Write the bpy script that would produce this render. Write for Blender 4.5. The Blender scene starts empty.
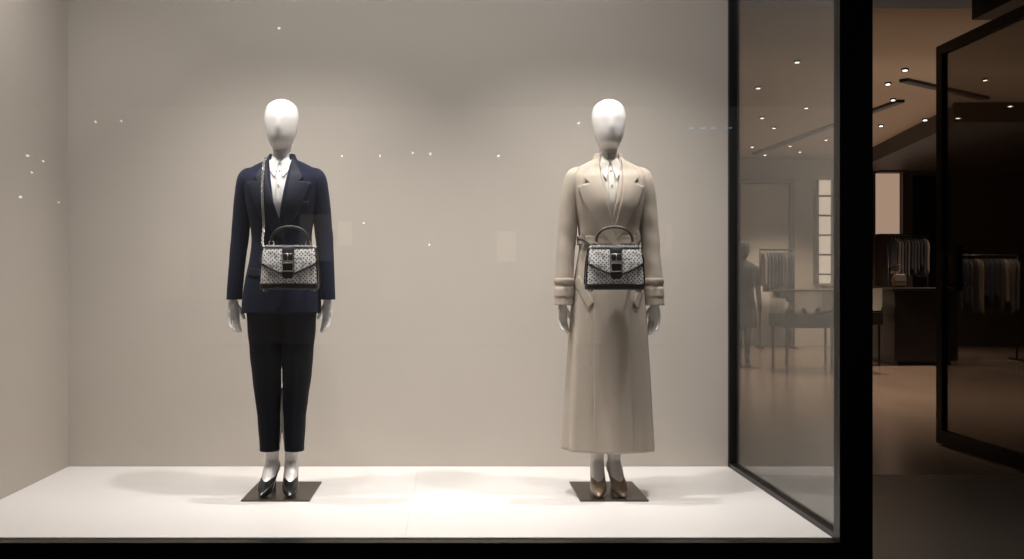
import bpy, bmesh, math, random
import numpy as np
from mathutils import Vector, Matrix
from mathutils.geometry import delaunay_2d_cdt
random.seed(4)
S=bpy.context.scene
S.view_settings.view_transform='Standard'
F=1081.0; CZ=1.02
def lin(r,g,b):
    f=lambda c:(c/255/12.92) if c/255<=.04045 else ((c/255+.055)/1.055)**2.4
    return (f(r),f(g),f(b),1)
# ---------------------------------------------------------------- materials
def mat(name,col,rough=.6,metal=0,var=0,vscale=8,bump=0,bscale=200,spec=.5,sheen=0,emit=None,estr=0,coat=0,stretch=(1,1,1)):
    m=bpy.data.materials.new(name); m.use_nodes=True
    nt=m.node_tree; b=nt.nodes['Principled BSDF']
    b.inputs['Base Color'].default_value=col
    b.inputs['Roughness'].default_value=rough
    b.inputs['Metallic'].default_value=metal
    b.inputs['Specular IOR Level'].default_value=spec
    if sheen: b.inputs['Sheen Weight'].default_value=sheen
    if coat: b.inputs['Coat Weight'].default_value=coat; b.inputs['Coat Roughness'].default_value=.15
    if emit: b.inputs['Emission Color'].default_value=emit; b.inputs['Emission Strength'].default_value=estr
    tc=nt.nodes.new('ShaderNodeTexCoord')
    mp=nt.nodes.new('ShaderNodeMapping'); mp.inputs['Scale'].default_value=stretch
    nt.links.new(tc.outputs['Object'],mp.inputs['Vector'])
    if var:
        n=nt.nodes.new('ShaderNodeTexNoise'); n.inputs['Scale'].default_value=vscale; n.inputs['Detail'].default_value=5
        nt.links.new(mp.outputs[0],n.inputs['Vector'])
        mx=nt.nodes.new('ShaderNodeMix'); mx.data_type='RGBA'
        mx.inputs[6].default_value=tuple(c*(1-var) for c in col[:3])+(1,)
        mx.inputs[7].default_value=tuple(min(1,c*(1+var)) for c in col[:3])+(1,)
        nt.links.new(n.outputs['Fac'],mx.inputs[0]); nt.links.new(mx.outputs[2],b.inputs['Base Color'])
    if bump:
        n2=nt.nodes.new('ShaderNodeTexNoise'); n2.inputs['Scale'].default_value=bscale; n2.inputs['Detail'].default_value=3
        nt.links.new(mp.outputs[0],n2.inputs['Vector'])
        bp=nt.nodes.new('ShaderNodeBump'); bp.inputs['Strength'].default_value=bump; bp.inputs['Distance'].default_value=.004
        nt.links.new(n2.outputs['Fac'],bp.inputs['Height']); nt.links.new(bp.outputs[0],b.inputs['Normal'])
    return m
def glassmat(name,tint=(.96,.97,.96,1),refl=1.0):
    m=bpy.data.materials.new(name); m.use_nodes=True; nt=m.node_tree
    nt.nodes.remove(nt.nodes['Principled BSDF']); out=nt.nodes['Material Output']
    tr=nt.nodes.new('ShaderNodeBsdfTransparent'); tr.inputs[0].default_value=tint
    gl=nt.nodes.new('ShaderNodeBsdfGlossy'); gl.inputs['Roughness'].default_value=0.0; gl.inputs[0].default_value=(1,1,1,1)
    fr=nt.nodes.new('ShaderNodeFresnel'); fr.inputs['IOR'].default_value=1.5
    mu=nt.nodes.new('ShaderNodeMath'); mu.operation='MULTIPLY'; mu.inputs[1].default_value=refl
    mx=nt.nodes.new('ShaderNodeMixShader')
    nt.links.new(fr.outputs[0],mu.inputs[0]); nt.links.new(mu.outputs[0],mx.inputs[0])
    nt.links.new(tr.outputs[0],mx.inputs[1]); nt.links.new(gl.outputs[0],mx.inputs[2]); nt.links.new(mx.outputs[0],out.inputs[0])
    return m
def emat(name,col,s): return mat(name,(0.02,0.02,0.02,1),emit=col,estr=s)
M={}
M['wall']=mat('painted_wall',lin(186,178,169),.45,var=.03,vscale=1.5,bump=.03,bscale=60)
M['wfloor']=mat('white_plinth',lin(242,237,234),.32,var=.02,vscale=3)
M['black']=mat('black_metal',lin(14,13,13),.38,metal=.0,var=.1,vscale=4,spec=.35)
M['blackm']=mat('black_leather',lin(16,15,15),.4,bump=.3,bscale=400)
M['manq']=mat('mannequin_white',lin(224,220,217),.25,var=.01,vscale=6,coat=.6)
M['navy']=mat('navy_wool',lin(24,29,48),.85,var=.12,vscale=120,bump=.3,bscale=900,spec=.15,sheen=.03)
M['navyl']=mat('navy_lapel',lin(20,24,42),.7,var=.1,vscale=120,bump=.2,bscale=900,spec=.25,sheen=.02)
M['trou']=mat('dark_wool',lin(19,20,27),.85,var=.12,vscale=120,bump=.3,bscale=900,spec=.15,sheen=.02)
M['shirt']=mat('white_shirt',lin(200,198,197),.7,bump=.1,bscale=300)
M['cream']=mat('cream_shirt',lin(190,184,175),.7,bump=.1,bscale=300)
M['coat']=mat('beige_wool',lin(184,172,159),.85,var=.09,vscale=90,bump=.6,bscale=450,spec=.15,sheen=.05)
M['coatd']=mat('beige_wool_dark',lin(174,162,149),.85,var=.09,vscale=90,bump=.6,bscale=450,spec=.15)
M['nude']=mat('nude_leather',lin(158,134,112),.3,var=.03,coat=.4)
M['pump']=mat('black_patent',lin(14,14,16),.25,coat=.6)
M['plate']=mat('brushed_steel',lin(105,98,92),.35,metal=.9,var=.08,vscale=20,stretch=(1,12,1))
M['silver']=mat('silver_hardware',lin(176,174,170),.3,metal=1)
M['brassd']=mat('bronze_hardware',lin(130,104,78),.35,metal=.9)
M['handle2']=mat('brown_handle',lin(62,50,42),.4)
M['button']=mat('button_horn',lin(40,34,30),.3)
M['glassf']=glassmat('front_glass',(.97,.97,.965,1),1.6)
M['glasss']=glassmat('side_glass',(.86,.86,.85,1),.4)
M['glassd']=glassmat('door_glass',(.60,.59,.58,1),.4)
M['glassc']=glassmat('case_glass',(.8,.82,.82,1),1)
def bagmat():
    m=bpy.data.materials.new('python_leather'); m.use_nodes=True; nt=m.node_tree; b=nt.nodes['Principled BSDF']; b.inputs['Roughness'].default_value=.45
    tc=nt.nodes.new('ShaderNodeTexCoord'); mp=nt.nodes.new('ShaderNodeMapping'); mp.inputs['Rotation'].default_value=(math.radians(90),0,0)
    nt.links.new(tc.outputs['Object'],mp.inputs[0])
    mp2=nt.nodes.new('ShaderNodeMapping'); mp2.inputs['Rotation'].default_value=(0,0,math.radians(45)); mp2.inputs['Scale'].default_value=(76,76,0)
    nt.links.new(mp.outputs[0],mp2.inputs[0])
    v=nt.nodes.new('ShaderNodeTexVoronoi'); v.voronoi_dimensions='2D'; v.inputs['Randomness'].default_value=.35; v.inputs['Scale'].default_value=1
    nt.links.new(mp2.outputs[0],v.inputs['Vector'])
    r=nt.nodes.new('ShaderNodeValToRGB'); r.color_ramp.elements[0].position=.20; r.color_ramp.elements[0].color=lin(34,33,34)
    r.color_ramp.elements[1].position=.32; r.color_ramp.elements[1].color=lin(222,220,218)
    nt.links.new(v.outputs['Distance'],r.inputs[0])
    n=nt.nodes.new('ShaderNodeTexNoise'); n.inputs['Scale'].default_value=42; n.inputs['Detail'].default_value=3; nt.links.new(tc.outputs['Object'],n.inputs['Vector'])
    r2=nt.nodes.new('ShaderNodeValToRGB'); r2.color_ramp.elements[0].position=.36; r2.color_ramp.elements[0].color=(.5,.5,.5,1); r2.color_ramp.elements[1].position=.5
    nt.links.new(n.outputs['Fac'],r2.inputs[0])
    mx=nt.nodes.new('ShaderNodeMix'); mx.data_type='RGBA'; mx.blend_type='MULTIPLY'; mx.inputs[0].default_value=1
    nt.links.new(r.outputs[0],mx.inputs[6]); nt.links.new(r2.outputs[0],mx.inputs[7]); nt.links.new(mx.outputs[2],b.inputs['Base Color'])
    bp=nt.nodes.new('ShaderNodeBump'); bp.inputs['Strength'].default_value=.4; bp.inputs['Distance'].default_value=.002
    nt.links.new(v.outputs['Distance'],bp.inputs['Height']); nt.links.new(bp.outputs[0],b.inputs['Normal'])
    return m
M['bag']=bagmat()
# ---------------------------------------------------------------- mesh helpers
def obj(name,verts,faces,m,parent=None,smooth=True,loc=None):
    me=bpy.data.meshes.new(name); me.from_pydata([tuple(v) for v in verts],[],faces); me.validate(); me.update()
    bm=bmesh.new(); bm.from_mesh(me); bmesh.ops.recalc_face_normals(bm,faces=bm.faces); bm.to_mesh(me); bm.free()
    me.materials.append(m)
    for p in me.polygons: p.use_smooth=smooth
    o=bpy.data.objects.new(name,me); S.collection.objects.link(o)
    if parent: o.parent=parent
    if loc: o.location=loc
    return o
def empty(name,loc=(0,0,0),rot=0):
    e=bpy.data.objects.new(name,None); e.empty_display_size=.2; e.location=loc; e.rotation_euler=(0,0,rot); S.collection.objects.link(e); return e
def box(name,x0,x1,y0,y1,z0,z1,m,parent=None,bev=0):
    c=((x0+x1)/2,(y0+y1)/2,(z0+z1)/2); a,b,d=abs(x1-x0)/2,abs(y1-y0)/2,abs(z1-z0)/2
    v=[(sx*a,sy*b,sz*d) for sx in(-1,1) for sy in(-1,1) for sz in(-1,1)]
    f=[(0,1,3,2),(4,6,7,5),(0,4,5,1),(2,3,7,6),(0,2,6,4),(1,5,7,3)]
    o=obj(name,v,f,m,parent,False,c)
    if bev:
        k=o.modifiers.new('b','BEVEL'); k.width=bev; k.segments=2
    return o
def cr(keys,sub):
    K=np.array(keys,float); out=[]
    n=len(K)
    for i in range(n-1):
        p0=K[max(i-1,0)];p1=K[i];p2=K[i+1];p3=K[min(i+2,n-1)]
        for j in range(sub):
            t=j/sub
            out.append(.5*((2*p1)+(-p0+p2)*t+(2*p0-5*p1+4*p2-p3)*t*t+(-p0+3*p1-3*p2+p3)*t**3))
    out.append(K[-1]); return np.array(out)
def spow(v,e): return math.copysign(abs(v)**e,v)
class Body:
    """horizontal ring loft. key=(cx,cy,z,rx,ry,n)"""
    def __init__(s,keys,sub=6,wave=None,disp=None):
        s.R=cr(keys,sub); s.wave=wave or (lambda a,z:1.0); s.disp=disp
        s.zs=s.R[:,2]; s.o=np.argsort(s.zs)
    def pt(s,r,a):
        cx,cy,z,rx,ry,n=r; w=s.wave(a,z)
        x=rx*w*spow(math.sin(a),2/n); y=-ry*w*spow(math.cos(a),2/n)
        p=[cx+x,cy+y,z]
        if s.disp: p=s.disp(p,a)
        return p
    def ring_at(s,z):
        zz=s.zs[s.o]; return [np.interp(z,zz,s.R[s.o][:,k]) for k in range(6)]
    def front(s,x,z):
        r=s.ring_at(z); cx,cy,_,rx,ry,n=r; w=1
        for _ in range(4):
            q=max(-.995,min(.995,(x-cx)/(rx*w))); a=math.asin(spow(q,n/2)); w=s.wave(a,z)
        return s.pt(r,a)[1]
    def mesh(s,name,m,parent,nseg=72,gap=None,turn=None,capb=True,capt=True,zlo=None,zhi=None,thick=0,inset=0,a_shift=0):
        vs=[];fs=[];rings=[]
        for r in s.R:
            if zlo is not None and r[2]<zlo-1e-6: continue
            if zhi is not None and r[2]>zhi+1e-6: continue
            r=r.copy(); r[3]-=inset; r[4]-=inset; rings.append(r)
        if turn: # fold in at first ring (bottom)
            r0=rings[0].copy(); a=r0.copy(); a[3]*=turn;a[4]*=turn; b=a.copy(); b[2]+=.03
            rings=[b,a]+rings
        closed=gap is None
        for r in rings:
            if closed:
                for k in range(nseg): vs.append(s.pt(r,2*math.pi*k/nseg))
            else:
                g=max(0.0,gap(r[2])); q=min(.98,g/max(r[3],1e-4)); a0=math.asin(q**(r[5]/2))
                if q>.97: a0=math.radians(80)
                for k in range(nseg+1): vs.append(s.pt(r,a0+(2*math.pi-2*a0)*k/nseg))
        w=nseg if closed else nseg+1
        for i in range(len(rings)-1):
            for k in range(nseg):
                k2=(k+1)%w
                fs.append((i*w+k,i*w+k2,(i+1)*w+k2,(i+1)*w+k))
        if closed and capb: fs.append(tuple(range(w))[::-1])
        if closed and capt: fs.append(tuple((len(rings)-1)*w+k for k in range(w)))
        o=obj(name,vs,fs,m,parent)
        if thick:
            k=o.modifiers.new('s','SOLIDIFY'); k.thickness=thick; k.offset=-1
        return o
    def drape(s,name,poly,m,parent,off=.006,thick=.003,grid=.008,zpt=None):
        """poly: outline in (x,z); follows the front of this body"""
        pts=[]
        n=len(poly)
        for i in range(n):
            a=Vector(poly[i]); b=Vector(poly[(i+1)%n]); L=(b-a).length; k=max(1,int(L/grid))
            for j in range(k): pts.append(a.lerp(b,j/k))
        ne=len(pts); edges=[(i,(i+1)%ne) for i in range(ne)]
        xs=[p[0] for p in poly]; zs=[p[1] for p in poly]
        def inside(x,z):
            c=False
            for i in range(n):
                x1,z1=poly[i]; x2,z2=poly[(i+1)%n]
                if (z1>z)!=(z2>z) and x<(x2-x1)*(z-z1)/(z2-z1)+x1: c=not c
            return c
        def dist(x,z):
            return min((Vector((x,z))-p).length for p in pts)
        x=min(xs)+grid*.5
        while x<max(xs):
            z=min(zs)+grid*.5
            while z<max(zs):
                if inside(x,z) and dist(x,z)>grid*.45: pts.append(Vector((x,z)))
                z+=grid
            x+=grid
        V,E,Fc,_,_,_=delaunay_2d_cdt(pts,edges,[],1,1e-6)
        vs=[]
        for v in V:
            o_=off(v[0],v[1]) if callable(off) else off
            vs.append((v[0],s.front(v[0],v[1])-o_,v[1]))
        me=bpy.data.meshes.new(name); me.from_pydata(vs,[],[tuple(f) for f in Fc]); me.update()
        bm=bmesh.new(); bm.from_mesh(me); bmesh.ops.recalc_face_normals(bm,faces=bm.faces)
        if sum((f.normal.y*f.calc_area()) for f in bm.faces)>0: bmesh.ops.reverse_faces(bm,faces=bm.faces)
        bm.to_mesh(me); bm.free(); me.materials.append(m)
        for p in me.polygons: p.use_smooth=True
        o=bpy.data.objects.new(name,me); S.collection.objects.link(o); o.parent=parent
        if thick:
            k=o.modifiers.new('s','SOLIDIFY'); k.thickness=thick; k.offset=-1
        return o
def tubedata(path,rad,nseg=12,sub=4,flat=1.0):
    P=cr([tuple(p)+(r,) for p,r in zip(path,rad)],sub) if sub>1 else np.array([tuple(p)+(r,) for p,r in zip(path,rad)])
    vs=[];fs=[]
    up=None
    for i,p in enumerate(P):
        a=Vector(P[max(i-1,0)][:3]); b=Vector(P[min(i+1,len(P)-1)][:3]); t=(b-a).normalized()
        if up is None:
            ref=Vector((0,1,0)) if abs(t.y)<.9 else Vector((1,0,0)); up=(ref-t*ref.dot(t)).normalized()
        else: up=(up-t*up.dot(t)).normalized()
        sd=t.cross(up)
        for k in range(nseg):
            an=2*math.pi*k/nseg; vs.append(Vector(p[:3])+sd*math.cos(an)*max(p[3],1e-4)+up*math.sin(an)*max(p[3],1e-4)*flat)
    for i in range(len(P)-1):
        for k in range(nseg):
            k2=(k+1)%nseg; fs.append((i*nseg+k,i*nseg+k2,(i+1)*nseg+k2,(i+1)*nseg+k))
    fs.append(tuple(range(nseg))[::-1]); fs.append(tuple((len(P)-1)*nseg+k for k in range(nseg)))
    return vs,fs
def merge(parts):
    V=[];Fc=[]
    for v,f in parts:
        n=len(V); V+=list(v); Fc+=[tuple(i+n for i in q) for q in f]
    return V,Fc
def tube(name,path,rad,m,parent=None,nseg=12,sub=4,flat=1.0):
    if not hasattr(rad,'__len__'): rad=[rad]*len(path)
    v,f=tubedata(path,rad,nseg,sub,flat); return obj(name,v,f,m,parent)
def disc(name,c,r,h,m,parent=None,axis='z',n=20,r2=None):
    r2=r if r2 is None else r2; vs=[];fs=[]
    for j,(rr,hh) in enumerate(((r,-h/2),(r2,h/2))):
        for k in range(n):
            a=2*math.pi*k/n; u,v=rr*math.cos(a),rr*math.sin(a)
            vs.append({'z':(u,v,hh),'y':(u,hh,v),'x':(hh,u,v)}[axis])
    for k in range(n): fs.append((k,(k+1)%n,n+(k+1)%n,n+k))
    fs+= [tuple(range(n))[::-1],tuple(range(n,2*n))]
    return obj(name,vs,fs,m,parent,False,c)

# ================================================================ ROOM SHELL
G=-0.2        # street / store ground
# display window box
box('wall_back',-2.25,1.52,5.90,6.02,G,3.3,M['wall'])
box('wall_left',-2.25,-2.10,4.28,5.90,G,3.3,M['wall'])
fl=empty('display_platform')
box('panel_1',-2.098,-.1905,4.275,5.898,-.05,0,M['wfloor'],fl)
box('panel_2',-.1895,1.50,4.275,5.898,-.05,0,M['wfloor'],fl)
box('base',-2.098,1.50,4.30,5.898,G,-.05,M['black'],fl)
box('ceiling_display',-2.25,1.56,4.2,6.02,3.2,3.3,mat('display_ceiling',lin(80,76,72),.8,var=.05))
# front window
w=empty('window_1')
box('sill',-4.2,1.50,4.20,4.27,G,-.004,M['black'],w)
box('glass',-2.15,1.50,4.225,4.231,-.004,3.2,M['glassf'],w)
box('head_rail',-4.2,1.50,4.18,4.27,3.2,3.6,M['black'],w)
box('post',1.50,1.628,4.19,4.262,G,3.6,M['black'],w,.003)
box('outer_pier',-4.2,-2.15,4.20,4.27,-.004,3.2,M['black'],w)
# side glass
w=empty('window_2')
box('glass',1.522,1.528,4.27,5.88,.02,3.2,M['glasss'],w)
box('bottom_rail',1.502,1.556,4.262,5.90,-.2,.022,M['black'],w)
box('back_stile',1.50,1.556,5.87,5.93,0,3.3,M['black'],w)
# store
M['wood']=mat('oak_floor',lin(124,103,86),.22,var=.25,vscale=2.2,spec=.6,stretch=(1,.25,1))
M['tile']=mat('stone_floor',lin(98,90,83),.38,var=.12,vscale=3)
box('floor',-4.2,12.5,6.76,20.4,G-.1,G,M['wood'])
box('floor_entrance',-4.2,12.5,4.2,6.76,G-.1,G-.001,M['tile'])
M['ceil']=mat('store_ceiling',lin(180,160,140),.85,var=.03,vscale=1)
box('ceiling',-4.2,12.5,8.9,20.4,3.25,3.4,M['ceil'])
box('ceiling_bulkhead',-4.2,12.5,6.02,8.9,3.25,3.7,M['black'])
M['swall']=mat('store_wall',lin(190,175,160),.8,var=.05,vscale=1)
M['dwall']=mat('dark_wood_wall',lin(62,52,45),.6,var=.25,vscale=3,stretch=(1,1,.15))
box('wall_store_back',-4.2,7.42,20.0,20.2,G,3.25,M['swall'])
box('wall_store_left',-4.4,-4.2,4.2,20.2,G,3.4,M['swall'])
box('wall_store_right',12.5,12.7,4.2,20.4,G,3.4,M['dwall'])
# dark back wall with recess
dw=empty('wall_store_dark')
box('left',7.42,7.74,19.8,20.2,G,3.25,M['dwall'],dw)
box('under_niche',7.74,8.24,19.95,20.2,G,3.25,M['dwall'],dw)
box('mid',8.24,8.42,19.8,20.2,G,3.25,M['dwall'],dw)
box('over_recess',8.42,9.15,19.8,20.2,2.95,3.25,M['dwall'],dw)
box('recess',8.42,9.15,20.1,20.2,G,2.95,M['black'],dw)
box('right',9.15,12.5,19.8,20.2,G,3.25,M['dwall'],dw)
# dark dropped soffit with slanted edge
zs0,zs1=3.0,3.249
pl=[(7.15,19.78),(7.1,18.4),(6.44,14.0),(6.3,13.6),(12.4,13.6),(12.4,19.78)]
vs=[(x,y,zs0) for x,y in pl]+[(x,y,zs1) for x,y in pl]; n=len(pl)
obj('soffit',vs,[tuple(range(n))[::-1],tuple(range(n,2*n))]+[(i,(i+1)%n,n+(i+1)%n,n+i) for i in range(n)],M['dwall'],None,False)
# entry side + door header
box('wall_entry_right',3.68,3.95,4.2,6.2,G,3.7,M['black'])
box('trim_door_header',3.60,4.1,4.4,7.5,2.82,3.7,M['black'])
# open glass door
d=empty('door_1')
yA,yB=8.0,6.2; xa,xb=3.575,3.62; zb,zt=G+.015,2.74
box('stile_1',xa,xb,yA-.09,yA,zb,zt,M['black'],d)
box('stile_2',xa,xb,yB,yB+.09,zb,zt,M['black'],d)
box('top_rail',xa,xb,yB+.09,yA-.09,zt-.07,zt,M['black'],d)
box('bottom_rail',xa,xb,yB+.09,yA-.09,zb,zb+.10,M['black'],d)
box('glass',3.595,3.6,yB+.09,yA-.09,zb+.1,zt-.07,M['glassd'],d)
tube('handle',[(3.57,7.72,1.22),(3.50,7.72,1.22),(3.50,7.72,.98),(3.57,7.72,.98)],.014,M['black'],d,sub=1,nseg=8)
box('lock_rail',xa,xb,7.68,7.76,.94,1.26,M['black'],d)
box('floor_pivot',xa,xb,yB,yB+.09,G,zb,M['black'],d)
# far portal in the back wall
p=empty('wall_portal')
M['light']=mat('pale_panel',lin(214,200,184),.7,var=.03)
M['portd']=mat('portal_trim',lin(96,80,68),.6,var=.05)
box('reveal_top',5.2,6.26,19.8,20.0,2.78,2.86,M['portd'],p)
box('reveal_left',5.2,5.27,19.8,20.0,G,2.78,M['portd'],p)
box('reveal_right',6.19,6.26,19.8,20.0,G,2.78,M['portd'],p)
box('panel',5.27,6.19,19.95,20.0,G,2.78,M['light'],p)
# lit mirror / light niche
lm=empty('illuminated_display_niche')
M['glow']=emat('warm_backlight',lin(255,232,208),.95)
M['glow2']=emat('warm_backlight_dim',lin(255,214,184),.36)
box('frame_l',6.66,6.72,19.85,20.0,.95,2.85,M['portd'],lm); box('frame_r',6.96,7.02,19.85,20.0,.95,2.85,M['portd'],lm)
box('glow',6.72,6.96,19.93,19.97,.95,2.85,M['glow'],lm)
for i in range(5): box('shelf_%d'%(i+1),6.72,6.96,19.82,19.93,1.1+i*.36,1.13+i*.36,M['portd'],lm)
sh=empty('wall_shelf')
box('back_light',7.76,8.22,19.9,19.94,1.85,3.0,M['glow2'],sh)
for z in (1.83,2.99): box('shelf_%d'%int(z*100),7.74,8.24,19.6,19.95,z-.02,z+.02,M['dwall'],sh)
# store ceiling slot + lights
M['lamp']=emat('lamp_emitter',lin(255,236,214),5)
def track(name,x0,y0,x1,y1,z=3.235):
    e=empty(name); dx,dy=x1-x0,y1-y0; L=math.hypot(dx,dy); nx,ny=-dy/L*.05,dx/L*.05
    v=[(x0+nx,y0+ny,z-.02),(x1+nx,y1+ny,z-.02),(x1-nx,y1-ny,z-.02),(x0-nx,y0-ny,z-.02)]
    v+=[(a,b,z+.015) for a,b,c in v]
    obj('rail',v,[(0,3,2,1),(4,5,6,7),(0,1,5,4),(1,2,6,5),(2,3,7,6),(3,0,4,7)],M['black'],e,False); return e
track('ceiling_track',5.3,19.0,5.55,13.4)
track('ceiling_track',6.5,13.2,5.0,12.0)
dl=empty('downlights')
def px2x(px,Y): return (px-453)*Y/F
def ceilY(py,h=3.24): return (h-CZ)*F/(280-py)
dlist=[(758,88),(797,62),(762,118),(806,108),(774,128),(826,140),(790,146),(752,147),(881,126),(893,100),(905,70),(925,120),(800,152),(765,155),(888,84),(1010,106),(958,118),(985,80)]
for i,(a,b) in enumerate(dlist):
    Y=ceilY(b); X=px2x(a,Y); h=3.24
    if X>6.4 and Y>13.6: h=2.99; Y=ceilY(b,h); X=px2x(a,Y)
    disc('trim_%d'%i,(X,Y,h),.036,.018,M['black'],dl); disc('lens_%d'%i,(X,Y,h-.006),.022,.018,M['lamp'],dl)
def spot(name,loc,tgt,P,size=60,blend=.6,col=(1,.9,.8),rad=.06):
    l=bpy.data.lights.new(name,'SPOT'); l.energy=P; l.spot_size=math.radians(size); l.spot_blend=blend; l.color=col; l.shadow_soft_size=rad
    o=bpy.data.objects.new(name,l); o.location=loc; S.collection.objects.link(o)
    o.rotation_euler=(Vector(tgt)-Vector(loc)).to_track_quat('-Z','Y').to_euler(); return o
def area(name,loc,tgt,P,sx,sy,col=(1,.85,.7)):
    l=bpy.data.lights.new(name,'AREA'); l.energy=P; l.shape='RECTANGLE'; l.size=sx; l.size_y=sy; l.color=col
    o=bpy.data.objects.new(name,l); o.location=loc; S.collection.objects.link(o)
    o.rotation_euler=(Vector(tgt)-Vector(loc)).to_track_quat('-Z','Y').to_euler(); return o
warm=(1,.87,.74)
for i,(x,y,P) in enumerate([(3.5,10.2,280),(5.2,12,320),(4.6,15,400),(5.9,18.3,560),(8.3,17.4,210),(7.6,15.2,240),(2.6,12.5,200),(6.6,10.8,160),(3.2,17.5,220),(9.6,15.5,160)]):
    spot('store_spot_%d'%i,(x,y,2.95),(x,y+.2,-.2),P,110,.9,warm,.08)
area('ceiling_fill',(5.2,15,2.6),(5.2,15.01,3.3),22,5,8,(1,.85,.70))  # upward fill added to brighten the store ceiling, no fixture there
area('ceiling_fill_2',(4.5,10.6,2.6),(4.5,10.61,3.3),5,5,3,(1,.83,.67))  # second added fill, lifts the nearer part of the ceiling

# ---------------------------------------------------------------- store furniture
M['cab']=mat('dark_cabinet',lin(30,24,21),.4,var=.2,vscale=4,stretch=(1,1,.2))
c=empty('display_counter')
box('body',6.25,7.15,15.3,16.4,G+.06,.86,M['cab'],c,.01); box('plinth',6.32,7.08,15.36,16.34,G,G+.06,M['black'],c); box('top',6.2,7.2,15.25,16.45,.86,.90,M['cab'],c,.008)
def showcase(X0,X1,Y0,Y1,zt=.86):
    c=empty('glass_display_case')
    box('base',X0,X1,Y0,Y1,.38,.56,M['cab'],c,.006)
    box('glass',X0+.01,X1-.01,Y0+.01,Y1-.01,.56,zt,M['glassc'],c)
    box('top',X0,X1,Y0,Y1,zt,zt+.025,M['brassd'],c)
    for i,(x,y) in enumerate(((X0+.03,Y0+.03),(X1-.06,Y0+.03),(X0+.03,Y1-.06),(X1-.06,Y1-.06))): box('leg_%d'%(i+1),x,x+.03,y,y+.03,G,.38,M['black'],c)
    for i in range(4):
        x=X0+.15+i*(X1-X0-.3)/3
        disc('jewel_stand_%d'%i,(x,Y0+.3,.60),.05,.08,M['light'],c,r2=.025)
showcase(4.35,5.25,14.2,14.9); showcase(5.45,6.05,15.2,16.0,.9)
c=empty('display_table')
box('top',7.2,8.3,12.4,13.3,.66,.72,M['cab'],c,.006); box('drawers',7.3,8.2,12.5,13.2,.1,.66,M['cab'],c)
for i,(x,y) in enumerate(((7.25,12.45),(8.2,12.45),(7.25,13.2),(8.2,13.2))): box('leg_%d'%i,x,x+.05,y,y+.05,G,.66,M['black'],c)
gc=[lin(48,40,36),lin(96,80,66),lin(32,30,32),lin(118,102,88),lin(66,55,48),lin(28,30,38)]
GM=[mat('garment_%d'%i,c_,.85,var=.15,vscale=10) for i,c_ in enumerate(gc)]
def rack(x0,x1,y,zr,n,L=1.0):
    e=empty('clothing_rack')
    tube('rail',[(x0,y,zr),(x1,y,zr)],.015,M['black'],e,8,1)
    for i,x in enumerate((x0,x1)):
        tube('upright_%d'%i,[(x,y,G+.02),(x,y,zr)],.015,M['black'],e,8,1); box('foot_%d'%i,x-.02,x+.02,y-.22,y+.22,G,G+.03,M['black'],e)
    for i in range(n):
        x=x0+.06+(x1-x0-.12)*i/(n-1); l=L*random.uniform(.6,1.05); t=.5*(x1-x0)/n
        ph=random.random()*6
        b=Body([(x,y,zr-.05-l,t*.95,.20,2.6),(x,y,zr-.05-l*.6,t,.18,2.6),(x,y,zr-.2,t,.2,2.6),(x,y,zr-.1,t*.8,.16,2.4),(x,y,zr-.05,t*.4,.04,2)],3,wave=lambda a,z,ph=ph:1+.06*math.sin(5*a+ph+z*3))
        b.mesh('garment_%d'%i,random.choice(GM),e,20)
        tube('hook_%d'%i,[(x,y,zr-.06),(x,y,zr+.02)],.004,M['silver'],e,6,1)
rack(5.45,6.05,19.2,1.55,9,.85); rack(7.62,8.3,18.9,1.78,11,.8); rack(7.45,8.5,16.3,1.38,13,.9)
# simple merchandise bags on counter
def sbag(name,x,y,z,w,h,m):
    e=empty(name,(x,y,z))
    Body([(0,0,0,w,w*.4,5),(0,0,h*.7,w*.95,w*.35,5),(0,0,h,w*.75,w*.18,4)],3).mesh('body',m,e,28)
    tube('handle',[(-w*.45,0,h*.95),(-w*.4,0,h*1.45),(0,0,h*1.65),(w*.4,0,h*1.45),(w*.45,0,h*.95)],.008,m,e,8)
    box('flap',-w*.8,w*.8,-w*.42,-w*.36,h*.45,h*.92,M['portd'],e,.004)
sbag('tote_bag',6.52,15.8,.903,.10,.20,mat('brown_leather',lin(70,54,42),.5,var=.05))

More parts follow.
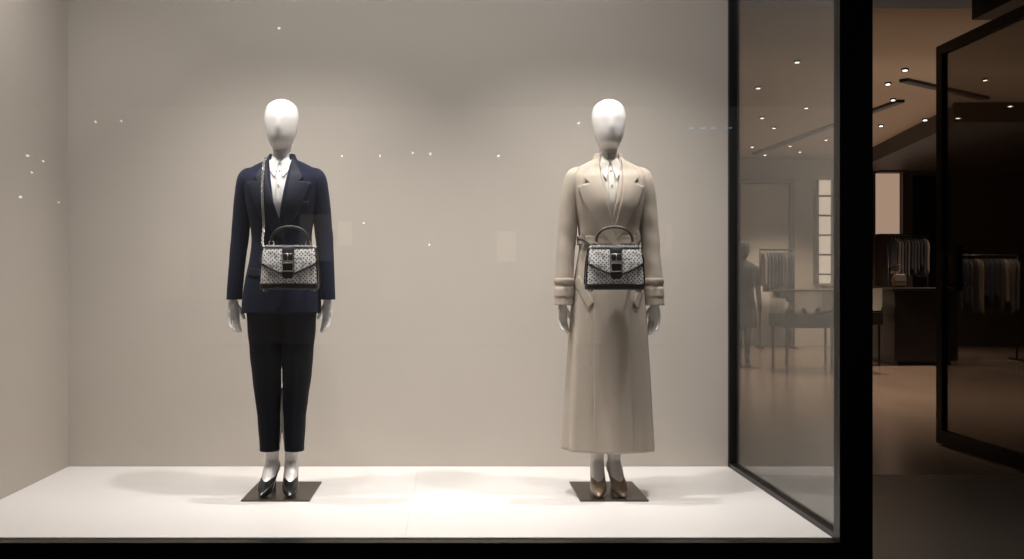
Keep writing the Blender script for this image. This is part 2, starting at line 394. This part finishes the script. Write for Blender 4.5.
# ================================================================ HANDS / FEET / BODY
def hand(name,parent,pos,side,m,sc=.9):
    parts=[]
    parts.append(tubedata([(0,0,.05),(0,0,.02),(0,0,-.005)],[.024,.023,.024],14,3,.78))
    # palm as flattened ring stack
    b=Body([(0,0,-.094,.033,.009,2.4),(0,0,-.085,.038,.0125,2.6),(0,0,-.06,.039,.014,2.6),(0,0,-.03,.034,.016,2.4),(0,0,0,.025,.018,2.2),(0,0,.02,.022,.017,2)],4)
    vs=[];n=24
    for r in b.R:
        for k in range(n): vs.append(b.pt(r,2*math.pi*k/n))
    fs=[(i*n+k,i*n+(k+1)%n,(i+1)*n+(k+1)%n,(i+1)*n+k) for i in range(len(b.R)-1) for k in range(n)]
    fs+=[tuple(range(n))[::-1],tuple((len(b.R)-1)*n+k for k in range(n))]
    parts.append((vs,fs))
    for x,L,sp,cu in ((-.0285,.055,-.18,.30),(-.0098,.070,-.06,.24),(.0098,.077,.04,.18),(.0285,.069,.15,.12)):
        p=Vector((x,0,-.078)); a=cu; path=[p]; rad=[.0088]
        for sgm,rr in ((.45,.0085),(.30,.0078),(.25,.0066)):
            d=Vector((math.sin(sp)*.6,-math.sin(a),-math.cos(a))); p=p+d*(L*sgm+ (.012 if sgm==.45 else 0)); path.append(p); rad.append(rr); a+=cu*.9
        path.append(p+d*.005); rad.append(.003)
        parts.append(tubedata(path,rad,10,3))
    parts.append(tubedata([(.020,-.002,-.022),(.037,-.010,-.046),(.047,-.018,-.070),(.050,-.024,-.088),(.0505,-.026,-.095)],[.013,.0115,.0095,.0078,.003],10,4))
    V,Fc=merge(parts)
    A=math.radians(48)*(-side)
    out=[]
    for v in V:
        x,y,z=[c*sc for c in v]
        x*=-side # thumb forward/in
        x2=x*math.cos(A)-y*math.sin(A); y2=x*math.sin(A)+y*math.cos(A)
        out.append((pos[0]+x2,pos[1]+y2,pos[2]+z))
    o=obj(name,out,Fc,m,parent)
    k=o.modifiers.new('r','REMESH'); k.mode='VOXEL'; k.voxel_size=.002; k.use_smooth_shade=True
    k=o.modifiers.new('sm','SMOOTH'); k.iterations=3; k.factor=.5
def rot2(V,a,ox):
    return [(ox+v[0]*math.cos(a)-v[1]*math.sin(a),v[0]*math.sin(a)+v[1]*math.cos(a),v[2]) for v in V]
def leg(name,parent,ox,ang,m):
    v,f=tubedata([(0,.05,.50),(0,.055,.36),(0,.05,.24),(0,.046,.175),(0,.036,.135),(0,.002,.108),(0,-.045,.062),(0,-.09,.030),(0,-.12,.016)],
                 [.05,.052,.038,.031,.033,.033,.031,.024,.012],20,5)
    obj(name,rot2(v,ang,ox),f,m,parent)
def shoe(name,parent,ox,ang,m):
    st=[(.092,.088,.120,.010),(.086,.082,.142,.024),(.07,.078,.146,.033),(.03,.070,.122,.0345),(-.01,.050,.098,.0355),(-.045,.018,.084,.037),(-.075,.004,.066,.0385),(-.105,.003,.050,.033),(-.13,.003,.036,.022),(-.15,.004,.023,.011),(-.160,.006,.014,.003)]
    R=cr(st,4); vs=[];fs=[];n=24
    for y,b,t,w in R:
        for k in range(n):
            a=2*math.pi*k/n; zc=(b+t)/2
            zz=zc+(t-b)/2*spow(math.sin(a),.8); vs.append((max(w,.001)*spow(math.cos(a),.8),y,zz))
    for i in range(len(R)-1):
        for k in range(n): fs.append((i*n+k,i*n+(k+1)%n,(i+1)*n+(k+1)%n,(i+1)*n+k))
    fs+=[tuple(range(n))[::-1],tuple((len(R)-1)*n+k for k in range(n))]
    h=tubedata([(0,.066,.098),(0,.072,.065),(0,.078,.02),(0,.079,.001)],[.025,.013,.008,.0075],14,3)
    V,Fc=merge([(vs,fs),h]); obj(name,rot2(V,ang,ox),Fc,m,parent)
def headdisp(p,a):
    x,y,z=p
    if z>1.66 and math.cos(a)>0:
        g=lambda v,c,s:math.exp(-((v-c)/s)**2)
        d=.0035*g(x,0,.016)*g(z,1.735,.03)
        d-=.0015*(g(x,-.03,.022)+g(x,.03,.022))*g(z,1.762,.02)
        y-=d
    return [x,y,z]
HEAD=[(0,.012,1.36,.12,.07,2),(0,.012,1.48,.11,.06,2),(0,.012,1.535,.075,.055,2),(0,.012,1.565,.050,.052,2),(0,.012,1.60,.044,.049,2),(0,.010,1.632,.043,.049,2),(0,.002,1.648,.045,.058,2),
(0,-.010,1.660,.0515,.072,2.0),(0,-.014,1.685,.0615,.083,2.0),(0,-.012,1.72,.072,.091,2.0),(0,-.008,1.765,.0795,.097,2.0),(0,-.002,1.80,.0805,.098,2.0),(0,.002,1.835,.073,.089,2),(0,.003,1.858,.056,.069,2),(0,.004,1.872,.033,.042,2),(0,.004,1.8765,.015,.02,2),(0,.004,1.8775,.002,.002,2)]
def PX(cx,px,py,sc=215.0): return ((px-cx)/sc,CZ+(280-py)/sc)

def stand(e):
    box('base_plate',-.158,.158,-.19,.27,.0005,.008,M['plate'],e,.002)
    tube('support_rod',[(-.064,.12,.008),(-.064,.12,.25),(-.064,.075,.33)],.006,M['silver'],e,8,1)

# ---------------------------------------------------------------- mannequin 1
X1=-.816; Y0=5.15
e=empty('mannequin',(X1,Y0,0)); stand(e)
Body(HEAD,6,disp=headdisp).mesh('head_and_neck',M['manq'],e,96)
leg('leg_1',e,-.056,math.radians(-6),M['manq']); leg('leg_2',e,.044,math.radians(6),M['manq'])
hand('hand_1',e,(-.226,-.022,.915),-1,M['manq']); hand('hand_2',e,(.220,-.022,.915),1,M['manq'])
s=empty('high_heels',(X1,Y0,.008)); shoe('shoe_1',s,-.056,math.radians(-6),M['pump']); shoe('shoe_2',s,.044,math.radians(6),M['pump'])
# trousers
t=empty('trousers',(X1,Y0,0))
def crease(p,a):
    if abs(math.sin(a/2))<.3: p[1]-=.007*math.exp(-(math.sin(a)/.12)**2)
    return p
for sg,nm in ((-1,'leg_1'),(1,'leg_2')):
    k_=1.0 if sg<0 else .94
    b=Body([(sg*.061*k_,.022,.203,.0455,.060,2.2),(sg*.063*k_,.018,.32,.051,.062,2.2),(sg*.066*k_,.012,.42,.057,.066,2.2),(sg*.071,.005,.54,.067,.074,2.2),(sg*.076,0,.70,.077,.086,2.2),(sg*.080,0,.82,.083,.098,2.2),(sg*.080,0,.92,.085,.105,2.2),(sg*.078,0,1.0,.08,.10,2.2)],6,
      wave=lambda a,z,sg=sg:1+.012*math.sin(z*38+3*math.sin(a)+sg)*math.exp(-((z-.5)/.22)**2)+.01*math.sin(z*55+a*2),disp=crease)
    b.mesh(nm,M['trou'],t,56,turn=.93)
# shirt
TOR=[(0,0,.862,.190,.128,2.3),(0,0,.95,.184,.126,2.3),(0,0,1.05,.166,.118,2.3),(0,0,1.13,.150,.106,2.2),(0,0,1.20,.142,.100,2.2),(0,-.002,1.28,.150,.108,2.2),(0,-.006,1.37,.166,.122,2.2),(0,-.004,1.44,.180,.116,2.3),(0,.002,1.50,.188,.100,2.4),(0,.006,1.53,.180,.086,2.4),(0,.009,1.553,.150,.077,2.2),(0,.011,1.575,.108,.070,2.1),(0,.012,1.590,.076,.064,2),(0,.012,1.602,.062,.060,2),(0,.012,1.614,.058,.057,2)]
def shirtset(name,e,tor,m,cx,cpoly_l,cpoly_r,plk):
    b=Body([(a,b_+.0,z,rx-.010,ry-.010,n) for a,b_,z,rx,ry,n in tor if z<1.595]+[(0,.012,1.597,.052,.054,2),(0,.010,1.618,.050,.054,2)],5)
    b.mesh('shirt_body',m,e,64,zlo=1.1)
    b.mesh('collar_stand',m,e,64,zlo=1.585,gap=lambda z:.006,thick=.002,inset=-.003)
    b.drape('placket',plk,m,e,.003,.002,.006)
    b.drape('collar_1',cpoly_l,m,e,.009,.003,.005); b.drape('collar_2',cpoly_r,m,e,.009,.003,.005)
    for i,z in enumerate((1.53,1.46,1.39)):
        disc('button_%d'%i,(0.001,b.front(0,z)-.007,z),.005,.003,M['shirt'],e,'y',12)
sh_=empty('dress_shirt',(X1,Y0,0))
q=lambda *L:[PX(280.5,a,b) for a,b in L]
shirtset('shirt',sh_,TOR,M['shirt'],280,q((270,153),(280,160),(276.5,177),(268,166)),q((291,153),(281,160),(285,177),(293,166)),q((278,160),(283,160),(283.5,225),(278.5,225)))
# blazer
J=empty('suit_jacket',(X1,Y0,0))
def jw(a,z): return 1+.006*math.sin(9*z*4+2*a)*math.exp(-((z-1.2)/.12)**2)
TB=Body(TOR,6,wave=jw)
def jgap(z):
    return max(0,min(.058,(z-1.265)*.165)) if z>1.265 else 0
TB.mesh('body',M['navy'],J,96,gap=jgap,thick=.006)
def sleeves(e,m,keys,turn=.86,amp=.02):
    bs=[]
    for sg,nm in ((-1,'sleeve_1'),(1,'sleeve_2')):
        ks=[(sg*a,b_,z,rx,ry,n) for a,b_,z,rx,ry,n in keys]
        b=Body(ks,6,wave=lambda a,z,sg=sg:1+amp*math.sin(z*52+2.2*math.sin(a+sg))*math.exp(-((z-1.21)/.11)**2)+amp*.5*math.sin(z*30+2*a))
        b.mesh(nm,m,e,44,turn=turn); bs.append(b)
    return bs
SL=[(.222,-.022,.925,.036,.041,2),(.218,-.018,.99,.037,.043,2),(.211,-.004,1.10,.039,.046,2),(.201,.010,1.22,.042,.049,2),(.189,.010,1.34,.045,.054,2),(.178,.006,1.43,.046,.060,2),(.170,.006,1.49,.046,.062,2),(.162,.006,1.525,.041,.052,2),(.151,.007,1.546,.030,.037,2),(.142,.008,1.554,.012,.015,2)]
sleeves(J,M['navy'],SL)
# collar + lapels
q=lambda *L:[PX(281,a,b) for a,b in L]
TB.drape('lapel_2',q((293,155),(296,159),(301,168),(306,177),(302,181),(314,182),(309,196),(300,215),(289,234),(284,240),(285,222),(290,196),(292,176)),M['navyl'],J,.008,.004)
TB.drape('lapel_1',q((269,155),(266,159),(261,168),(256,177),(260,181),(248,182),(253,196),(263,215),(276,234),(288,243),(285,226),(275,196),(270,176)),M['navyl'],J,.011,.004)
# overlap edge
TB.drape('front_panel',q((272,236),(288,240),(289,262),(288,290),(285,305),(278,312),(266,312)),M['navy'],J,lambda x,z:.002+max(0,.006*(x+.06)/.1),.003)
for nm,pp in (('pocket_flap_1',q((250,268),(267,270),(267,278),(249,276))),('pocket_flap_2',q((296,270),(312,268),(313,276),(296,278))),('breast_welt',q((296,203),(311,201),(311,205),(296,207)))):
    TB.drape(nm,pp,M['navyl'],J,.005,.003,.006)
for i,py in enumerate((247,268)):
    x,z=PX(281,285,py); disc('button_%d'%i,(x,TB.front(x,z)-.014,z),.010,.005,M['button'],J,'y',16)
cb=Body([(0,.014,1.572,.084,.074,2),(0,.013,1.593,.072,.067,2),(0,.013,1.617,.062,.061,2)],4)
cb.mesh('collar',M['navyl'],J,64,gap=lambda z:.045,thick=.004)

# ---------------------------------------------------------------- mannequin 2
X2=.741
e=empty('mannequin',(X2,Y0,0)); stand(e)
Body(HEAD,6,disp=headdisp).mesh('head_and_neck',M['manq'],e,96)
leg('leg_1',e,-.052,math.radians(-5),M['manq']); leg('leg_2',e,.036,math.radians(5),M['manq'])
hand('hand_1',e,(-.222,-.024,.902),-1,M['manq'],.88); hand('hand_2',e,(.214,-.024,.902),1,M['manq'],.88)
s=empty('high_heels',(X2,Y0,.008)); shoe('shoe_1',s,-.052,math.radians(-5),M['nude']); shoe('shoe_2',s,.036,math.radians(5),M['nude'])
TC=[(0,.0,.215,.218,.168,2.1),(0,0,.35,.211,.162,2.1),(0,0,.60,.197,.150,2.1),(0,0,.80,.184,.139,2.1),(0,0,.95,.172,.130,2.1),(0,0,1.08,.155,.118,2.15),(0,0,1.15,.143,.107,2.15),(0,0,1.20,.138,.102,2.2),(0,-.002,1.28,.147,.112,2.2),(0,-.006,1.37,.163,.125,2.2),(0,-.004,1.44,.176,.118,2.3),(0,.002,1.50,.183,.102,2.4),(0,.006,1.53,.176,.088,2.4),(0,.009,1.553,.148,.079,2.2),(0,.011,1.575,.108,.072,2.1),(0,.012,1.590,.078,.066,2),(0,.012,1.602,.065,.062,2),(0,.012,1.614,.061,.059,2)]
def cw(a,z):
    t=max(0,min(1,(1.12-z)/.9))
    return 1+t*(.032*math.sin(7*a+1.1)+.022*math.sin(12*a+.5+z))+.012*math.sin(26*z+3*a)*math.exp(-((z-1.2)/.12)**2)
sh_=empty('dress_shirt',(X2,Y0,0))
q=lambda *L:[PX(609,a,b) for a,b in L]
shirtset('shirt',sh_,[(a,b_,z,rx-.003,ry-.004,n) for a,b_,z,rx,ry,n in TC],M['cream'],609,q((599,154),(608.5,161),(604,180),(596,167)),q((620,154),(609.5,161),(614,180),(622,167)),q((606,161),(612,161),(613,225),(606,225)))
C=empty('wool_coat',(X2,Y0,0))
CB=Body(TC,6,wave=cw)
CB.mesh('body',M['coat'],C,140,gap=lambda z:max(0,min(.055,(z-1.29)*.18)) if z>1.29 else 0,thick=.007)
SC=[(.217,-.024,.898,.045,.050,2),(.214,-.020,.96,.044,.049,2),(.211,-.010,1.04,.043,.050,2),(.207,-.002,1.10,.043,.050,2),(.198,.010,1.22,.045,.053,2),(.186,.010,1.34,.048,.058,2),(.175,.006,1.43,.049,.063,2),(.166,.006,1.49,.047,.063,2),(.158,.006,1.528,.041,.054,2),(.147,.007,1.549,.029,.037,2),(.139,.008,1.556,.012,.015,2)]
bs=sleeves(C,M['coat'],SC,.88,.032)
for i,b in enumerate(bs):
    b.mesh('cuff_%d'%(i+1),M['coat'],C,44,zlo=.93,zhi=.99,capb=False,capt=False,inset=-.002,thick=.002)
    b.mesh('cuff_strap_%d'%(i+1),M['coatd'],C,44,zlo=.992,zhi=1.03,capb=False,capt=False,inset=-.005,thick=.005)
    sg=-1 if i==0 else 1
    disc('cuff_button_%d'%i,(sg*.213,b.front(sg*.213,1.01)-.009,1.01),.008,.006,M['coatd'],C,'y',14)
CB.drape('lapel_2',q((621,155),(625,160),(632,168),(637,178),(632,183),(643,186),(637,203),(627,222),(615,240),(608,246),(612,226),(618,200),(620,178)),M['coat'],C,.009,.005)
CB.drape('lapel_1',q((597,155),(593,160),(586,168),(581,178),(586,183),(575,186),(581,203),(591,222),(604,240),(616,250),(612,230),(603,203),(598,178)),M['coat'],C,.014,.005)
CB.drape('front_panel',q((590,240),(616,243),(622,252),(626,290),(628,370),(629,451),(600,452),(590,452),(590,300)),M['coat'],C,lambda x,z:.001+max(0,.015*(x+.08)/.17),.004,.012)
for nm,pp in (('pocket_1',q((572,284),(577,276),(590,303),(585,310))),('pocket_2',q((646,284),(641,276),(630,303),(635,310)))):
    CB.drape(nm,pp,M['coatd'],C,.007,.004,.006)
# waist belt
bb=Body([(0,0,1.185,.140,.103,2.2),(0,0,1.205,.139,.102,2.2),(0,0,1.225,.141,.104,2.2)],3)
bb.mesh('belt',M['coatd'],C,72,capb=False,capt=False,inset=-.010,thick=.004)
for i,sg in enumerate((-1,1)): box('belt_loop_%d'%i,sg*.130-.006,sg*.130+.006,-.075,-.055,1.17,1.24,M['coatd'],C)
cb=Body([(0,.014,1.572,.088,.078,2),(0,.013,1.594,.075,.070,2),(0,.013,1.619,.065,.064,2)],4)
cb.mesh('collar',M['coat'],C,64,gap=lambda z:.045,thick=.005)

# ---------------------------------------------------------------- dark-dressed mannequin inside the store
e=empty('mannequin',(4.03,15.0,G))
box('base_plate',-.17,.17,-.2,.2,0,.01,M['plate'],e)
M['dk']=mat('dark_garment',lin(24,21,20),.8,var=.1,vscale=20)
Body([(x,y,z-.12,rx,ry,n) for x,y,z,rx,ry,n in HEAD],3).mesh('head_and_neck',M['dk'],e,40)
Body([(0,0,.55,.17,.13,2.1),(0,0,.80,.165,.12,2.1),(0,0,1.05,.14,.10,2.2),(0,-.004,1.25,.165,.115,2.3),(0,0,1.38,.185,.10,2.4),(0,.006,1.43,.15,.08,2.2),(0,.01,1.48,.06,.06,2)],4,wave=lambda a,z:1+.02*math.sin(6*a)*(1.5-z)).mesh('dress',M['dk'],e,48)
for i,sg in enumerate((-1,1)):
    tube('arm_%d'%i,[(sg*.16,0,1.40),(sg*.195,.01,1.15),(sg*.215,-.02,.90),(sg*.218,-.03,.76)],[.045,.04,.032,.018],M['dk'],e,14,4)
    tube('leg_%d'%i,[(sg*.06,0,.62),(sg*.058,.01,.42),(sg*.055,.02,.10),(sg*.055,-.02,.04),(sg*.055,-.12,.022)],[.06,.045,.032,.034,.014],M['dk'],e,14,4)

# ---------------------------------------------------------------- handbags
def linkchain(name,pts,m,parent,step=.0125,r=.0075,t=.0019):
    P=cr(pts,12); d=[0]
    for i in range(1,len(P)): d.append(d[-1]+float(np.linalg.norm(P[i]-P[i-1])))
    parts=[];n=int(d[-1]/step)
    for i in range(n+1):
        s_=i*step; c=Vector([np.interp(s_,d,P[:,k]) for k in range(3)]); c2=Vector([np.interp(min(s_+.003,d[-1]),d,P[:,k]) for k in range(3)]); c1=Vector([np.interp(max(s_-.003,0),d,P[:,k]) for k in range(3)])
        tg=(c2-c1).normalized(); ref=Vector((0,1,0)) if abs(tg.y)<.9 else Vector((1,0,0)); u=tg.cross(ref).normalized(); v=tg.cross(u)
        if i%2: u,v=(u+v).normalized(),(v-u).normalized()
        else: u,v=(u-v).normalized(),(u+v).normalized()
        vs=[];fs=[];A,B=12,5
        for a in range(A):
            an=2*math.pi*a/A; cen=c+tg*math.cos(an)*r*1.25+u*math.sin(an)*r*.8; rad=(tg*math.cos(an)+u*math.sin(an)).normalized()
            for b in range(B):
                bn=2*math.pi*b/B; vs.append(cen+rad*math.cos(bn)*t+v*math.sin(bn)*t)
        for a in range(A):
            for b in range(B): fs.append((a*B+b,a*B+(b+1)%B,((a+1)%A)*B+(b+1)%B,((a+1)%A)*B+b))
        parts.append((vs,fs))
    V,Fc=merge(parts); return obj(name,V,Fc,m,parent)
def bag(X,Y,Z,rot,hm,chain=None):
    e=empty('handbag',(X,Y,Z),rot)
    keys=[(0,0,.0,.132,.050,6),(0,0,.05,.130,.050,6),(0,0,.11,.126,.046,6),(0,0,.16,.120,.039,5),(0,0,.190,.115,.030,5),(0,0,.198,.108,.022,4)]
    b=Body(keys,4); b.mesh('body',M['bag'],e,72)
    Body([(0,0,-.004,.128,.047,6),(0,0,.0,.133,.052,6),(0,0,.020,.1335,.053,6),(0,0,.024,.132,.051,6)],2).mesh('base_trim',M['blackm'],e,72)
    for i,sg in enumerate((-1,1)): # side gussets
        path=[(sg*.1325,-.030,.02),(sg*.1295,-.030,.08),(sg*.124,-.026,.14),(sg*.116,-.018,.19)]
        tube('piping_f%d'%i,path,.0045,M['blackm'],e,8); tube('piping_b%d'%i,[(x,-y,z) for x,y,z in path],.0045,M['blackm'],e,8)
        for j,sy in enumerate((-.035,.035)): disc('foot_%d%d'%(i,j),(sg*.11,sy,-.008),.007,.01,M['silver'],e)
    fp=[(-.111,.196),(-.121,.160),(-.127,.118),(-.070,.088),(-.024,.066),(0,.062),(.024,.066),(.070,.088),(.127,.118),(.121,.160),(.111,.196)]
    b.drape('flap',fp,M['bag'],e,.009,.006,.007)
    b.drape('top_cover',[(-.112,.186),(.112,.186),(.108,.1965),(-.108,.1965)],M['blackm'],e,.012,.005,.005)
    edge=fp[1:-1]; tube('flap_edge',[(x,b.front(x,z)-.010,z) for x,z in edge],.0048,M['blackm'],e,8,3)
    # second line: lower front tension strap
    b.drape('strap',[(-.027,.197),(-.027,.058),(-.018,.046),(.018,.046),(.027,.058),(.027,.197)],M['blackm'],e,.015,.006,.006)
    def frame(nm,z,w,h,y):
        tube(nm,[(-w,y,z-h),(w,y,z-h),(w,y,z+h),(-w,y,z+h),(-w,y,z-h)],.0028,M['silver'],e,8,1)
    frame('buckle_1',.142,.024,.016,b.front(0,.142)-.020); frame('buckle_2',.098,.024,.018,b.front(0,.098)-.020)
    tube('buckle_pin',[(0,b.front(0,.142)-.021,.158),(0,b.front(0,.126)-.021,.126)],.002,M['silver'],e,6,1)
    box('buckle_bar',-.026,.026,b.front(0,.12)-.024,b.front(0,.12)-.012,.117,.122,M['silver'],e,.001)
    # top handle with rings
    tube('top_handle',[(-.084,0,.215),(-.078,0,.245),(-.055,0,.270),(-.02,0,.282),(.02,0,.282),(.055,0,.270),(.078,0,.245),(.084,0,.215)],.0065,hm,e,12)
    for i,sg in enumerate((-1,1)):
        tube('handle_ring_%d'%i,[(sg*.084+.012*math.cos(t),0,.205+.014*math.sin(t)) for t in [k*math.pi/6 for k in range(13)]],.0026,M['silver'],e,6,1)
        box('tab_%d'%i,sg*.084-.008,sg*.084+.008,-.012,.012,.180,.203,M['blackm'],e,.002)
    return e
bz=CZ+(280-289)/218.0
ox,oy,oz=.068,-.196,bz
B1=bag(X1+ox,Y0+oy,bz,0,M['blackm'])
ch=[(-.120,0,.19)]
for z in (1.20,1.27,1.34,1.40,1.46,1.51,1.545):
    x=-.068-.004*math.sin(z*9); ch.append((x-ox,TB.front(x,z)-.020-oy if z>1.22 else -.155-oy,z-oz))
ch+=[(-.075-ox,-.05-oy,1.580-oz),(-.075-ox,.01-oy,1.602-oz),(-.076-ox,.07-oy,1.578-oz)]
for z in (1.52,1.4,1.28):
    x=-.07+ (1.52-z)*.5; ch.append((x-ox,.145-oy,z-oz))
ch+=[(.10-ox,.12-oy,1.20-oz),(.150-ox,.02-oy,1.17-oz),(.155-ox,-.07-oy,1.165-oz),(.120,.0,.19)]
linkchain('chain_strap',ch,M['silver'],B1)
B2=bag(X2-.003,Y0-.205,CZ+(280-289.5)/219.0,0,M['handle2'])
for i,sg in enumerate((-1,1)):
    tube('carry_strap_%d'%i,[(sg*.105,0,.195),(sg*.122,.045,.215),(sg*.138,.10,.228),(sg*.148,.15,.232)],.005,M['blackm'],B2,8)

# ================================================================ window lighting
cool=(1,.968,.93)
tr=empty('display_track_lights')
box('rail',-2.0,1.4,4.66,4.70,3.17,3.2,M['black'],tr)
def wspot(x,y,tgt,P,size,col=cool,rad=.04):
    z=3.06
    d=(Vector(tgt)-Vector((x,y,z))).normalized()
    c0=Vector((x,y,z))-d*.10; c1=Vector((x,y,z))-d*.005
    tube('can_%d'%len(tr.children),[tuple(c0),tuple(c1)],[.045,.05],M['black'],tr,16,1)
    spot('display_spot',(x,y,z),tgt,P,size,1,col,rad)
for X,T in ((X1,0),(X2,0)):
    wspot(X-.50,4.88,(X+.0,5.30,.3),175,86)
    wspot(X+.50,4.88,(X-.0,5.30,.3),175,86)
    wspot(X+.0,4.5,(X,5.2,1.0),58,64)
area('display_fill',(-.3,4.62,3.15),(-.3,5.1,0),36,3.2,.25,cool)  # broad fill added to even out the window light, no real fixture
wspot(-1.75,4.6,(-2.1,5.5,1.4),34,90)

# ================================================================ street behind the viewer (seen as reflections)
box('ground_street',-16,16,-14,4.2,G-.15,G-.005,mat('paving',lin(60,58,56),.6,var=.15,vscale=2))
M['fac']=mat('opposite_facade',lin(96,92,88),.8,var=.08,vscale=.6)
Yf=-12.0; Yv=8.45-Yf
def RX(px): return (px-453)*Yv/F
def RZ(py): return CZ+(280-py)*Yv/F
fa=empty('opposite_building')
box('facade',-16,16,Yf-.3,Yf,G,RZ(107),M['fac'],fa)
M['shopg']=emat('shop_glow',lin(255,236,214),.45); M['shopg2']=emat('shop_glow_dim',lin(255,236,214),.15)
for i,(x0,y0,x1,y1,k) in enumerate([(497,232,516,262,0),(338,222,352,246,0),(520,236,546,300,1),(380,240,410,300,1),(300,215,332,262,1),(655,215,690,262,1),(412,242,440,252,1),(150,230,190,300,1),(666,226,672,250,0)]):
    box('shop_window_%d'%i,RX(x0),RX(x1),Yf,Yf+.05,RZ(y1),RZ(y0),M['shopg'] if k==0 else M['shopg2'],fa)
M['pl']=emat('street_lamp_glow',lin(255,244,230),6); M['bl']=emat('blue_sign_glow',lin(110,190,240),1.7)
for i,(a,b) in enumerate([(431,158),(414,157),(382,160),(284,36),(131,126),(106,127),(497,160),(345,160),(44,176),(40,160),(55,165),(70,205),(575,128),(366,225),(430,246),(33,200)]):
    X=RX(a); Z=RZ(b); r=.017 if i%3 else .023
    disc('bulb_%d'%i,(X,Yf+.6,Z),r,.04,M['pl'],fa,'y',12)
tube('cable',[(-15,Yf+.6,RZ(150)),(0,Yf+.6,RZ(155)),(15,Yf+.6,RZ(150))],.008,M['black'],fa,6,1)
for i,a in enumerate((691,703,713,729)): box('sign_dash_%d'%i,RX(a-2.2),RX(a+2.2),Yf,Yf+.08,RZ(129.4),RZ(128),M['bl'],fa)
area('facade_fill',(0,-6,5.5),(0,-12,1.5),420,14,1,(1,.95,.9))  # added unseen lamp, brightens the opposite facade so its reflection shows

# ================================================================ world + camera
w=bpy.data.worlds.new('night'); S.world=w; w.use_nodes=True
w.node_tree.nodes['Background'].inputs[0].default_value=(.55,.6,.7,1); w.node_tree.nodes['Background'].inputs[1].default_value=.012
cd=bpy.data.cameras.new('camera'); cam=bpy.data.objects.new('camera',cd); S.collection.objects.link(cam); S.camera=cam
cam.location=(0,0,CZ); cam.rotation_euler=(math.pi/2,0,0)
cd.sensor_width=36; cd.lens=F/1024*36; cd.shift_x=59/1024.; cd.clip_start=.05; cd.clip_end=200
